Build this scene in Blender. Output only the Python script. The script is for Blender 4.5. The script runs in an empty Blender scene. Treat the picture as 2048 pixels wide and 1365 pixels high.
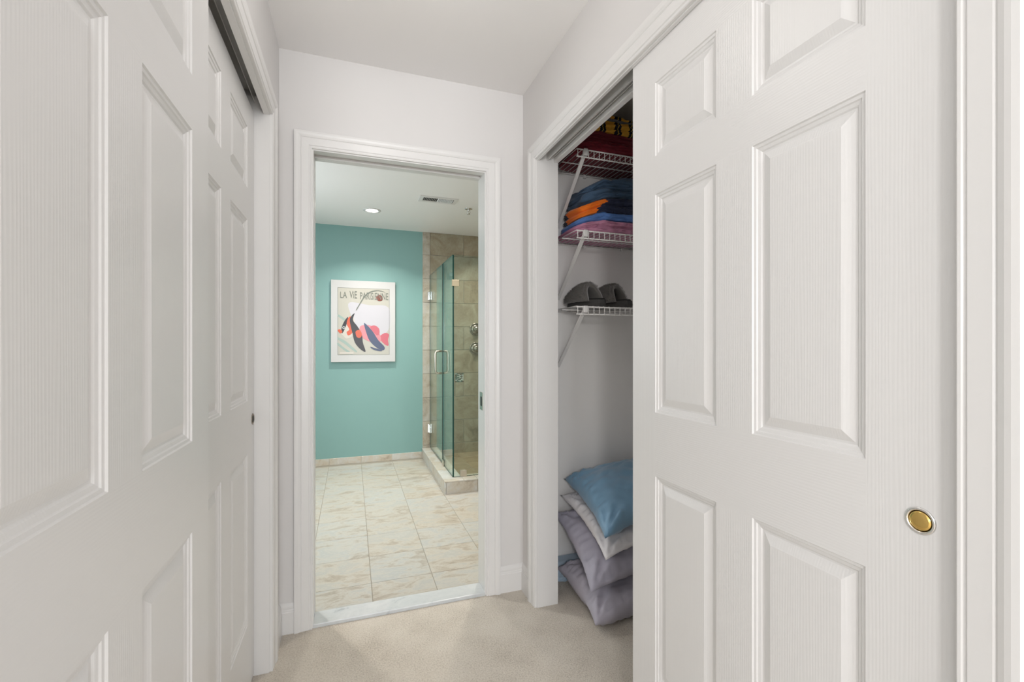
import bpy, bmesh, math, random
from mathutils import Vector, noise
from mathutils.bvhtree import BVHTree
random.seed(7)
scn = bpy.context.scene
COL = scn.collection
PI = math.pi

# ------------------------------------------------------------------ camera
cd = bpy.data.cameras.new('camera'); cam = bpy.data.objects.new('camera', cd); COL.objects.link(cam)
cd.sensor_width = 36.0; cd.lens = 16.0; cd.shift_y = 8.5 / 2048; cd.clip_start = 0.02
cam.location = (0, 0, 1.203); cam.rotation_euler = (PI / 2, 0, -math.atan(321 / 910))
scn.camera = cam

# ------------------------------------------------------------------ world / light / exposure
w = bpy.data.worlds.new('world'); scn.world = w; w.use_nodes = True
w.node_tree.nodes['Background'].inputs[0].default_value = (0.75, 0.85, 1.0, 1)
w.node_tree.nodes['Background'].inputs[1].default_value = 1.0
vs = scn.view_settings
vs.view_transform = 'Standard'; vs.look = 'None'; vs.gamma = 1.0; vs.use_curve_mapping = False
vs.exposure = 0.13

def lamp(name, kind, loc, power, color=(1, 1, 1), rot=(0, 0, 0), **kw):
    l = bpy.data.lights.new(name, kind); l.energy = power; l.color = color
    for k, v in kw.items(): setattr(l, k, v)
    o = bpy.data.objects.new(name, l); COL.objects.link(o); o.location = loc; o.rotation_euler = rot
    return o
# daylight entering by the bedroom window behind the photographer
lamp('window_daylight', 'AREA', (0.3, -4.45, 1.45), 100, (0.94, 0.97, 1.0), (PI / 2, 0, 0), shape='RECTANGLE', size=2.6, size_y=1.6)
lamp('side_fill_light', 'AREA', (-2.42, -1.7, 1.45), 16, (0.95, 0.97, 1.0), (PI / 2, 0, -PI / 2), shape='RECTANGLE', size=1.8, size_y=1.6)  # added side light that brightens the right closet door
# cool area light added at the bathroom's left wall, which has no window
lamp('bath_fill_light', 'AREA', (-1.12, 3.45, 1.5), 15, (0.92, 0.95, 1.0), (PI / 2, 0, -PI / 2), shape='RECTANGLE', size=0.9, size_y=1.1)

# ------------------------------------------------------------------ materials
def newmat(name):
    m = bpy.data.materials.new(name); m.use_nodes = True
    return m, m.node_tree.nodes, m.node_tree.links, m.node_tree.nodes['Principled BSDF']
def setp(b, col=None, rough=None, metal=None, **kw):
    if col is not None: b.inputs['Base Color'].default_value = (*col, 1)
    if rough is not None: b.inputs['Roughness'].default_value = rough
    if metal is not None: b.inputs['Metallic'].default_value = metal
    for k, v in kw.items(): b.inputs[k].default_value = v
def srgb(r, g, b):
    f = lambda c: (c / 255 / 12.92) if c / 255 <= 0.04045 else ((c / 255 + 0.055) / 1.055) ** 2.4
    return (f(r), f(g), f(b))
def coords(N, L, scale=(1, 1, 1), rnd=False):
    tc = N.new('ShaderNodeTexCoord'); mp = N.new('ShaderNodeMapping'); mp.inputs['Scale'].default_value = scale
    if rnd:
        oi = N.new('ShaderNodeObjectInfo'); mu = N.new('ShaderNodeMath'); mu.operation = 'MULTIPLY'; mu.inputs[1].default_value = 37.0
        ad = N.new('ShaderNodeVectorMath'); ad.operation = 'ADD'
        L.new(oi.outputs['Random'], mu.inputs[0]); L.new(tc.outputs['Object'], ad.inputs[0]); L.new(mu.outputs[0], ad.inputs[1])
        L.new(ad.outputs[0], mp.inputs['Vector'])
    else:
        L.new(tc.outputs['Object'], mp.inputs['Vector'])
    return mp.outputs['Vector']
def bump(N, L, b, height, strength, dist=0.001):
    bp = N.new('ShaderNodeBump'); bp.inputs['Strength'].default_value = strength; bp.inputs['Distance'].default_value = dist
    L.new(height, bp.inputs['Height']); L.new(bp.outputs[0], b.inputs['Normal'])
def noise_tex(N, L, vec, scale, detail=3, rough=0.5, dist=0.0):
    n = N.new('ShaderNodeTexNoise'); n.inputs['Scale'].default_value = scale; n.inputs['Detail'].default_value = detail
    n.inputs['Roughness'].default_value = rough; n.inputs['Distortion'].default_value = dist
    L.new(vec, n.inputs['Vector']); return n
def ramp(N, L, fac, stops):
    r = N.new('ShaderNodeValToRGB'); e = r.color_ramp.elements
    while len(e) < len(stops): e.new(0.5)
    for i, (p, c) in enumerate(stops): e[i].position = p; e[i].color = (*c, 1)
    L.new(fac, r.inputs[0]); return r

def plain(name, col, rough=0.5, metal=0.0, **kw):
    m, N, L, b = newmat(name); setp(b, col, rough, metal, **kw); return m
def wallpaint(name, col, rough=0.6):
    m, N, L, b = newmat(name); setp(b, col, rough)
    n = noise_tex(N, L, coords(N, L), 260, 2); bump(N, L, b, n.outputs['Fac'], 0.12, 0.0006); return m
def grainpaint(name, col, vertical):
    # embossed wood grain under satin paint: z runs along the grain for 'vertical', y otherwise
    m, N, L, b = newmat(name); setp(b, col, 0.33)
    sc = (1, 1, 0.06) if vertical else (1, 0.06, 1)
    v = coords(N, L, sc)
    wv = N.new('ShaderNodeTexWave'); wv.wave_type = 'BANDS'; wv.bands_direction = 'Y' if vertical else 'Z'
    wv.inputs['Scale'].default_value = 55; wv.inputs['Distortion'].default_value = 9; wv.inputs['Detail'].default_value = 3
    wv.inputs['Detail Scale'].default_value = 0.45
    L.new(v, wv.inputs['Vector'])
    n = noise_tex(N, L, v, 240, 2)
    mx = N.new('ShaderNodeMath'); mx.operation = 'ADD'
    L.new(wv.outputs['Fac'], mx.inputs[0]); L.new(n.outputs['Fac'], mx.inputs[1])
    bump(N, L, b, mx.outputs[0], 0.19, 0.0005); return m
WHITE = (0.735, 0.716, 0.708)
DOORC = (0.785, 0.773, 0.765)
M = {}
M['wall'] = wallpaint('wall_paint', WHITE)
M['ceil'] = wallpaint('ceiling_paint', (0.92, 0.905, 0.898))
M['closet'] = wallpaint('closet_paint', (0.93, 0.918, 0.908))
M['trim'] = plain('trim_paint', (0.79, 0.777, 0.767), 0.28)
M['grain_v'] = grainpaint('door_grain_upright', DOORC, True)
M['grain_h'] = grainpaint('door_grain_level', DOORC, False)
M['teal'] = wallpaint('teal_paint', (0.225, 0.40, 0.385), 0.5)
M['brass'] = plain('brass', (0.80, 0.55, 0.18), 0.22, 1.0)
M['rim'] = plain('pale_metal', (0.85, 0.84, 0.82), 0.2, 1.0)
M['nickel'] = plain('brushed_nickel', (0.62, 0.57, 0.50), 0.28, 1.0)
M['chrome'] = plain('chrome', (0.75, 0.76, 0.77), 0.12, 1.0)
M['bronze'] = plain('dark_nickel', (0.36, 0.32, 0.27), 0.25, 1.0)
M['goldclip'] = plain('polished_clamp', (0.86, 0.74, 0.55), 0.22, 1.0)
M['dark'] = plain('hole_shade', (0.03, 0.03, 0.03), 0.6)  # near black colour stands in for the shade inside holes
M['track'] = plain('track_metal', (0.78, 0.77, 0.75), 0.3, 0.25)
M['wire'] = plain('vinyl_white', (0.86, 0.85, 0.84), 0.35)
M['grout'] = plain('grout', (0.60, 0.56, 0.48), 0.8)
M['floorgrout'] = plain('floor_grout', (0.36, 0.33, 0.28), 0.8)
M['edge'] = plain('green_glass_edge', (0.005, 0.055, 0.045), 0.1)
m, N, L, b = newmat('lit_lens'); setp(b, (1, 1, 1), 0.5); b.inputs['Emission Color'].default_value = (1, 0.95, 0.86, 1); b.inputs['Emission Strength'].default_value = 14; M['lens'] = m

def carpet():
    m, N, L, b = newmat('carpet'); setp(b, rough=1.0); b.inputs['Sheen Weight'].default_value = 0.2
    v = coords(N, L)
    n1 = noise_tex(N, L, v, 170, 4, 0.7); n2 = noise_tex(N, L, v, 7, 3)
    mx = N.new('ShaderNodeMath'); mx.operation = 'MULTIPLY_ADD'; mx.inputs[1].default_value = 0.35
    L.new(n2.outputs['Fac'], mx.inputs[0]); L.new(n1.outputs['Fac'], mx.inputs[2])
    r = ramp(N, L, mx.outputs[0], [(0.42, (0.44, 0.38, 0.31)), (0.68, (0.72, 0.65, 0.56)), (0.95, (0.86, 0.80, 0.71))])
    L.new(r.outputs[0], b.inputs['Base Color'])
    bump(N, L, b, n1.outputs['Fac'], 0.9, 0.006); return m
M['carpet'] = carpet()
def stone(name, stops, scale=3.0, sc=(1, 1, 1), rough=0.35, dist=0.8):
    m, N, L, b = newmat(name); setp(b, rough=rough)
    v = coords(N, L, sc, True)
    n1 = noise_tex(N, L, v, scale, 8, 0.62, dist)
    n2 = noise_tex(N, L, v, scale * 9, 5, 0.7)
    mx = N.new('ShaderNodeMath'); mx.operation = 'MULTIPLY_ADD'; mx.inputs[1].default_value = 0.3
    sb = N.new('ShaderNodeMath'); sb.operation = 'SUBTRACT'; sb.inputs[1].default_value = 0.5
    L.new(n2.outputs['Fac'], sb.inputs[0]); L.new(sb.outputs[0], mx.inputs[0]); L.new(n1.outputs['Fac'], mx.inputs[2])
    r = ramp(N, L, mx.outputs[0], stops)
    oi = N.new('ShaderNodeObjectInfo'); tw = ramp(N, L, oi.outputs['Random'], [(0.0, (0.98, 1.0, 1.01)), (0.5, (1.0, 1.0, 0.99)), (1.0, (1.0, 0.965, 0.91))])
    mm = N.new('ShaderNodeMix'); mm.data_type = 'RGBA'; mm.blend_type = 'MULTIPLY'; mm.inputs['Factor'].default_value = 1.0
    L.new(r.outputs[0], mm.inputs['A']); L.new(tw.outputs[0], mm.inputs['B']); L.new(mm.outputs['Result'], b.inputs['Base Color'])
    bump(N, L, b, n2.outputs['Fac'], 0.15, 0.001); return m
M['floortile'] = stone('floor_stone', [(0.25, (0.31, 0.27, 0.225)), (0.40, (0.44, 0.395, 0.34)), (0.50, (0.54, 0.515, 0.47)), (0.60, (0.46, 0.46, 0.445)), (0.75, (0.58, 0.565, 0.53))], 6.5, (1, 2.0, 1))
M['walltile'] = stone('shower_stone', [(0.25, (0.15, 0.12, 0.08)), (0.45, (0.29, 0.245, 0.175)), (0.6, (0.36, 0.325, 0.245)), (0.8, (0.46, 0.40, 0.31))], 5.5)
M['curbtile'] = stone('curb_stone', [(0.25, (0.40, 0.34, 0.28)), (0.45, (0.58, 0.53, 0.46)), (0.6, (0.60, 0.59, 0.57)), (0.8, (0.74, 0.70, 0.63))], 7)
M['striptile'] = stone('shower_stone_lit', [(0.25, (0.26, 0.215, 0.165)), (0.45, (0.42, 0.37, 0.30)), (0.6, (0.48, 0.45, 0.40)), (0.8, (0.60, 0.55, 0.47))], 7)  # paler copy of the shower stone, light on the strip put into its colour
M['panfloor'] = stone('pan_stone', [(0.25, (0.20, 0.14, 0.085)), (0.5, (0.31, 0.235, 0.15)), (0.8, (0.40, 0.32, 0.22))], 6)
M['marble'] = stone('marble', [(0.3, (0.40, 0.42, 0.44)), (0.42, (0.60, 0.615, 0.625)), (0.7, (0.68, 0.685, 0.685))], 5, (1, 2, 1), 0.25, 1.6)
def glass():
    m = bpy.data.materials.new('shower_glass'); m.use_nodes = True; N = m.node_tree.nodes; L = m.node_tree.links
    N.remove(N['Principled BSDF'])
    tr = N.new('ShaderNodeBsdfTransparent'); tr.inputs[0].default_value = (0.90, 0.945, 0.918, 1)
    gl = N.new('ShaderNodeBsdfGlossy'); gl.inputs['Roughness'].default_value = 0.0; gl.inputs['Color'].default_value = (0.92, 1, 0.97, 1)
    fr = N.new('ShaderNodeFresnel'); ge = N.new('ShaderNodeNewGeometry')
    ma = N.new('ShaderNodeMath'); ma.operation = 'MULTIPLY_ADD'; ma.inputs[1].default_value = 1 / 1.52 - 1.52; ma.inputs[2].default_value = 1.52
    L.new(ge.outputs['Backfacing'], ma.inputs[0]); L.new(ma.outputs[0], fr.inputs['IOR'])
    mx = N.new('ShaderNodeMixShader'); L.new(fr.outputs[0], mx.inputs[0]); L.new(tr.outputs[0], mx.inputs[1]); L.new(gl.outputs[0], mx.inputs[2])
    L.new(mx.outputs[0], N['Material Output'].inputs['Surface']); return m
M['glass'] = glass()
def fabric(name, col, rough=0.85, weave=500, sheen=0.15, var=0.12):
    m, N, L, b = newmat(name); setp(b, col, rough); b.inputs['Sheen Weight'].default_value = sheen
    v = coords(N, L); n = noise_tex(N, L, v, weave, 2); n2 = noise_tex(N, L, v, 9, 3)
    mx = N.new('ShaderNodeMix'); mx.data_type = 'RGBA'; mx.inputs['A'].default_value = (*[c * (1 - var) for c in col], 1); mx.inputs['B'].default_value = (*[min(1, c * (1 + var)) for c in col], 1)
    L.new(n2.outputs['Fac'], mx.inputs['Factor']); L.new(mx.outputs['Result'], b.inputs['Base Color'])
    bump(N, L, b, n.outputs['Fac'], 0.3, 0.0008); return m
M['maroon'] = fabric('maroon_cloth', srgb(128, 24, 42)); M['maroon2'] = fabric('maroon_knit', srgb(118, 22, 38))
M['slate'] = fabric('slate_cloth', srgb(66, 92, 120)); M['navy'] = fabric('navy_cloth', srgb(36, 44, 72)); M['orange'] = fabric('orange_cloth', srgb(255, 124, 22))
M['blue'] = fabric('blue_cloth', srgb(92, 134, 200)); M['mauve'] = fabric('mauve_cloth', srgb(204, 142, 172)); M['grey_knit'] = fabric('grey_knit', srgb(120, 115, 112))
M['p_blue'] = fabric('blue_sateen', srgb(120, 160, 190), 0.40, 600, 0.3); M['p_white'] = fabric('pale_grey_cotton', srgb(226, 223, 226), 0.7)
M['p_lav'] = fabric('lavender_cotton', srgb(172, 169, 184), 0.65); M['p_lav2'] = fabric('lavender_grey_cotton', srgb(180, 176, 189), 0.65)
M['fur'] = fabric('grey_fur', srgb(108, 105, 102), 1.0, 300, 0.6); M['sole'] = plain('dark_sole', srgb(62, 61, 60), 0.8); M['sock'] = plain('dark_lining', srgb(38, 37, 37), 0.95)
def stripes():
    m, N, L, b = newmat('striped_knit'); setp(b, rough=0.9)
    tc = N.new('ShaderNodeTexCoord'); sp = N.new('ShaderNodeSeparateXYZ'); L.new(tc.outputs['Object'], sp.inputs[0])
    n = noise_tex(N, L, tc.outputs['Object'], 8, 2)
    a = N.new('ShaderNodeMath'); a.operation = 'MULTIPLY_ADD'; a.inputs[1].default_value = 0.05; L.new(n.outputs['Fac'], a.inputs[0]); L.new(sp.outputs['X'], a.inputs[2])
    mu = N.new('ShaderNodeMath'); mu.operation = 'MULTIPLY'; mu.inputs[1].default_value = 12.0; L.new(a.outputs[0], mu.inputs[0])
    fr = N.new('ShaderNodeMath'); fr.operation = 'FRACT'; L.new(mu.outputs[0], fr.inputs[0])
    r = ramp(N, L, fr.outputs[0], [(0.0, srgb(238, 178, 60)), (0.45, srgb(22, 24, 38)), (0.62, srgb(214, 176, 60)), (0.67, srgb(22, 24, 38)), (0.85, srgb(238, 178, 60))])
    r.color_ramp.interpolation = 'CONSTANT'
    L.new(r.outputs[0], b.inputs['Base Color']); return m
M['stripes'] = stripes()

# ------------------------------------------------------------------ builders
W = {}                                        # world origin of every object built here
def finish(o, label=None, cat=None, group=None, kind=None):
    if label: o['label'] = label
    if cat: o['category'] = cat
    if group: o['group'] = group
    if kind: o['kind'] = kind
    return o
def empty(name, loc, label=None, cat=None, group=None, kind=None):
    o = bpy.data.objects.new(name, None); COL.objects.link(o); o.location = loc; o.empty_display_size = 0.05
    W[o] = Vector(loc); return finish(o, label, cat, group, kind)
def mesh(name, verts, faces, mats, parent=None, smooth=False, fm=None, origin=None, **kw):
    vs_ = [Vector(v) for v in verts]
    lo = Vector([min(v[i] for v in vs_) for i in range(3)]); hi = Vector([max(v[i] for v in vs_) for i in range(3)])
    org = Vector(origin) if origin else Vector(((lo.x + hi.x) / 2, (lo.y + hi.y) / 2, lo.z if parent is None else (lo.z + hi.z) / 2))
    me = bpy.data.meshes.new(name); me.from_pydata([v - org for v in vs_], [], faces)
    bm = bmesh.new(); bm.from_mesh(me); bmesh.ops.recalc_face_normals(bm, faces=bm.faces); bm.to_mesh(me); bm.free()
    for m_ in (mats if isinstance(mats, (list, tuple)) else [mats]): me.materials.append(M[m_] if isinstance(m_, str) else m_)
    if fm:
        for p, i in zip(me.polygons, fm): p.material_index = i
    if smooth:
        for p in me.polygons: p.use_smooth = True
    o = bpy.data.objects.new(name, me); COL.objects.link(o)
    W[o] = org
    if parent is not None: o.parent = parent; o.location = org - W[parent]
    else: o.location = org
    return finish(o, **kw)
def boxvf(lo, hi):
    x0, y0, z0 = lo; x1, y1, z1 = hi
    v = [(x0, y0, z0), (x1, y0, z0), (x1, y1, z0), (x0, y1, z0), (x0, y0, z1), (x1, y0, z1), (x1, y1, z1), (x0, y1, z1)]
    f = [(0, 3, 2, 1), (4, 5, 6, 7), (0, 1, 5, 4), (1, 2, 6, 5), (2, 3, 7, 6), (3, 0, 4, 7)]
    return v, f
def boxes(name, lst, mats, parent=None, bev=0, **kw):
    V, F = [], []
    for lo, hi in lst:
        v, f = boxvf(lo, hi); n = len(V); V += v; F += [tuple(i + n for i in q) for q in f]
    o = mesh(name, V, F, mats, parent, **kw)
    if bev:
        md = o.modifiers.new('bevel', 'BEVEL'); md.width = bev; md.segments = 2
    return o
def tubevf(pts, r, n=8, closed=False):
    P = [Vector(p) for p in pts]; V, F = [], []; k = len(P)
    up = None
    for i, p in enumerate(P):
        a = P[(i - 1) % k] if (i > 0 or closed) else p; c = P[(i + 1) % k] if (i < k - 1 or closed) else p
        t = (c - a).normalized()
        if up is None: up = t.orthogonal().normalized()
        up = (up - t * up.dot(t)).normalized(); sd = t.cross(up)
        for j in range(n):
            an = 2 * PI * j / n; V.append(p + (up * math.cos(an) + sd * math.sin(an)) * r)
    for i in range(k if closed else k - 1):
        for j in range(n):
            i2 = (i + 1) % k; F.append((i * n + j, i * n + (j + 1) % n, i2 * n + (j + 1) % n, i2 * n + j))
    if not closed:
        F.append(tuple(range(n))); F.append(tuple((k - 1) * n + j for j in range(n)))
    return V, F
def tube(name, pts, r, mat, parent=None, n=8, closed=False, **kw):
    V, F = tubevf(pts, r, n, closed); return mesh(name, V, F, mat, parent, smooth=True, **kw)
def lathe(name, prof, center, axis, mat, parent=None, n=32, **kw):
    # prof: (radius, height along axis)
    ax = Vector(axis).normalized(); u = ax.orthogonal().normalized(); v = ax.cross(u); c = Vector(center); V, F = [], []
    for r, h in prof:
        for j in range(n):
            a = 2 * PI * j / n; V.append(c + ax * h + (u * math.cos(a) + v * math.sin(a)) * max(r, 1e-5))
    for i in range(len(prof) - 1):
        for j in range(n): F.append((i * n + j, i * n + (j + 1) % n, (i + 1) * n + (j + 1) % n, (i + 1) * n + j))
    F.append(tuple(range(n))); F.append(tuple((len(prof) - 1) * n + j for j in range(n)))
    return mesh(name, V, F, mat, parent, smooth=True, **kw)

# ------------------------------------------------------------------ the setting: hall
YB = 2.107; YB2 = 2.222                    # back wall of the hall and its bathroom face
XL = -0.284; XR = 0.801                    # hall faces of the two closet walls
HC = 2.44; HEAD = 2.05
LJ0, LJ1 = 0.335, 1.872                    # left closet opening along y
RJ0, RJ1 = 0.396, 1.925                    # right closet opening
DX0, DX1 = -0.152, 0.604                   # bathroom doorway
YT = 4.87; BC = 2.405; BF = 0.01           # bathroom far wall, ceiling, floor
S = dict(kind='structure')
boxes('floor', [((-2.6, -4.7, -0.1), (2.7, YB, 0.0))], 'carpet', **S)
boxes('ceiling', [((-2.6, -4.7, HC), (2.7, YB2, HC + 0.1))], 'ceil', **S)
boxes('wall_back', [((-1.0, YB, 0), (DX0 - 0.018, YB2, HC)), ((DX1 + 0.018, YB, 0), (0.905, YB2, HC)), ((DX0 - 0.018, YB, HEAD), (DX1 + 0.018, YB2, HC))][1:] + [
    ((-1.0, YB, 0), (DX0 - 0.018, YB + 0.036, HC)), ((-1.0, YB2 - 0.036, 0), (DX0 - 0.018, YB2, HC))], 'wall', **S)
boxes('wall_left', [((XL - 0.114, LJ1 + 0.018, 0), (XL, YB, HC)), ((XL - 0.114, 0.06, 0), (XL, LJ0 - 0.018, HC)),
                    ((XL - 0.019, LJ0 - 0.018, HEAD + 0.012), (XL, LJ1 + 0.018, HC)), ((XL - 0.114, LJ0 - 0.018, 2.16), (XL - 0.019, LJ1 + 0.018, HC))], 'wall', **S)
boxes('wall_right', [((XR, RJ1 + 0.018, 0), (XR + 0.105, YB, HC)), ((XR, 0.06, 0), (XR + 0.105, RJ0 - 0.018, HC)),
                     ((XR, RJ0 - 0.018, 2.11), (XR + 0.105, RJ1 + 0.018, HC))], 'wall', **S)
# closets
boxes('wall_closet_right', [((1.516, 0.1, 0), (1.6, 2.3, HC)), ((0.906, 2.165, 0), (1.516, 2.3, HC)), ((0.906, 0.1, 0), (1.516, 0.18, HC))], 'closet', **S)
boxes('wall_closet_left', [((-1.1, 0.06, 0), (-1.0, YB, HC)), ((-1.0, 0.06, 0), (XL - 0.114, 0.16, HC))], 'closet', **S)
# bedroom behind the camera (daylight comes through its window)
boxes('wall_bedroom', [((-2.6, -4.7, 0), (-2.5, -2.6, HC)), ((-2.6, -0.8, 0), (-2.5, 0.06, HC)), ((-2.6, -2.6, 0), (-2.5, -0.8, 0.65)), ((-2.6, -2.6, 2.25), (-2.5, -0.8, HC)), ((2.6, -4.7, 0), (2.7, 0.06, HC)), ((-2.6, -0.02, 0), (XL - 0.114, 0.06, HC)), ((XR + 0.105, -0.02, 0), (2.7, 0.06, HC)),
                       ((-2.6, -4.7, 0), (-1.0, -4.6, HC)), ((1.6, -4.7, 0), (2.7, -4.6, HC)), ((-1.0, -4.7, 0), (1.6, -4.6, 0.65)), ((-1.0, -4.7, 2.25), (1.6, -4.6, HC))], 'wall', **S)
wn = empty('window_1', (0.3, -4.65, 0.65), **S)
boxes('window_frame', [((-1.0, -4.69, 0.65), (-0.94, -4.61, 2.25)), ((1.54, -4.69, 0.65), (1.6, -4.61, 2.25)), ((-0.94, -4.69, 0.65), (1.54, -4.61, 0.71)), ((-0.94, -4.69, 2.19), (1.54, -4.61, 2.25)), ((0.27, -4.69, 0.71), (0.33, -4.61, 2.19))], 'trim', wn)
boxes('pane', [((-0.94, -4.655, 0.71), (0.27, -4.649, 2.19))], 'glass', wn); boxes('pane', [((0.33, -4.655, 0.71), (1.54, -4.649, 2.19))], 'glass', wn)

wn2 = empty('added_window', (-2.55, -1.7, 0.65), **S)  # extra bedroom window, added to go with the side light
boxes('window_frame', [((-2.59, -2.6, 0.65), (-2.51, -2.54, 2.25)), ((-2.59, -0.86, 0.65), (-2.51, -0.8, 2.25)), ((-2.59, -2.54, 0.65), (-2.51, -0.86, 0.71)), ((-2.59, -2.54, 2.19), (-2.51, -0.86, 2.25))], 'trim', wn2)
boxes('pane', [((-2.555, -2.54, 0.71), (-2.549, -0.86, 2.19))], 'glass', wn2)
# jambs
boxes('trim_1', [((DX1, YB - 0.002, 0), (DX1 + 0.018, YB2 + 0.002, HEAD)),
                 ((DX0 - 0.018, YB - 0.002, 0), (DX0, YB + 0.036, HEAD)), ((DX0 - 0.018, YB2 - 0.036, 0), (DX0, YB2 + 0.002, HEAD)),
                 ((DX0, YB - 0.002, 2.032), (DX1, YB + 0.036, HEAD)), ((DX0, YB2 - 0.036, 2.032), (DX1, YB2 + 0.002, HEAD)), ((DX0, YB + 0.036, HEAD - 0.004), (DX1, YB2 - 0.036, HEAD))], 'trim', **S)
boxes('trim_2', [((XL - 0.114, LJ1, 0), (XL, LJ1 + 0.018, HEAD + 0.06)), ((XL - 0.114, LJ0 - 0.018, 0), (XL, LJ0, HEAD + 0.06)),
                 ((XL - 0.019, LJ0, HEAD), (XL, LJ1, HEAD + 0.012))], 'trim', **S)
boxes('trim_3', [((XR, RJ1, 0), (XR + 0.105, RJ1 + 0.018, 2.11)), ((XR, RJ0 - 0.018, 0), (XR + 0.105, RJ0, 2.11)),
                 ((XR, RJ0, HEAD), (XR + 0.010, RJ1, 2.11)), ((XR + 0.085, RJ0, HEAD), (XR + 0.105, RJ1, 2.11))], 'trim', **S)
# bypass track of the right closet
tr = empty('closet_track', (XR + 0.047, (RJ0 + RJ1) / 2, 2.052), 'ribbed metal sliding track under the head of the open closet', 'track')
boxes('channel', [((XR + 0.010, RJ0, 2.104), (XR + 0.085, RJ1, 2.110))], 'track', tr)
for xo in (0.0115, 0.022, 0.047, 0.050, 0.074, 0.083):
    boxes('rail', [((XR + xo, RJ0, 2.055 if xo not in (0.022, 0.074) else 2.068), (XR + xo + 0.0022, RJ1, 2.104))], 'track', tr)
tl = empty('closet_track', (XL - 0.06, (LJ0 + LJ1) / 2, 2.1), 'dark sliding track above the closed closet doors', 'track')
boxes('channel', [((XL - 0.10, LJ0, 2.13), (XL - 0.022, LJ1, 2.136))], 'track', tl)
boxes('rail', [((XL - 0.048, LJ0, 2.085), (XL - 0.046, LJ1, 2.13))], 'track', tl)

# casings: moulded profile swept around the opening with mitred corners
PROF = [(0, 0), (0, .009), (.002, .0108), (.006, .0108), (.008, .0092), (.011, .0092), (.0135, .0118), (.034, .0132), (.040, .0136), (.043, .0122), (.046, .0150), (.053, .0178), (.060, .0190), (.0683, .0189), (.069, .0180), (.069, 0)]
def casing(name, a0, a1, top, place, rv=0.005):
    # a0,a1 opening limits along the wall, place(a, out, z) -> world
    V, F = [], []
    for d, th in PROF:
        V += [place(a0 - rv - d, th, 0), place(a0 - rv - d, th, top + rv + d), place(a1 + rv + d, th, top + rv + d), place(a1 + rv + d, th, 0)]
    for i in range(len(PROF) - 1):
        for j in range(3): F.append((i * 4 + j, i * 4 + j + 1, i * 4 + j + 5, i * 4 + j + 4))
    return mesh(name, V, F, 'trim', **S)
casing('trim_4', DX0, DX1, 2.032, lambda a, o, z: (a, YB - o, z))
casing('trim_5', LJ0, LJ1, HEAD, lambda a, o, z: (XL + o, a, z))
casing('trim_6', RJ0, RJ1, HEAD, lambda a, o, z: (XR - o, a, z))
# baseboards
BPROF = [(0, 0), (.013, 0), (.013, .088), (.0105, .092), (.0105, .097), (.009, .101), (.010, .106), (.0095, .112), (.006, .119), (.003, .124), (0, .126)]
def baseboard(name, a, b_, n_):
    a, b_, n_ = Vector(a), Vector(b_), Vector(n_); V, F = [], []
    for o, z in BPROF:
        for p in (a, b_): V.append(p + n_ * o + Vector((0, 0, z)))
    k = len(BPROF)
    for i in range(k - 1): F.append((2 * i, 2 * i + 1, 2 * i + 3, 2 * i + 2))
    F.append(tuple(2 * i for i in range(k))); F.append(tuple(2 * i + 1 for i in range(k)))
    return mesh(name, V, F, 'trim', **S)
baseboard('baseboard_back_left', (XL, YB, 0), (DX0 - 0.074, YB, 0), (0, -1, 0))
baseboard('baseboard_back_right', (DX1 + 0.074, YB, 0), (XR, YB, 0), (0, -1, 0))
baseboard('baseboard_left', (XL, LJ1 + 0.074, 0), (XL, YB, 0), (1, 0, 0))
baseboard('baseboard_right', (XR, RJ1 + 0.074, 0), (XR, YB, 0), (-1, 0, 0))

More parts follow.
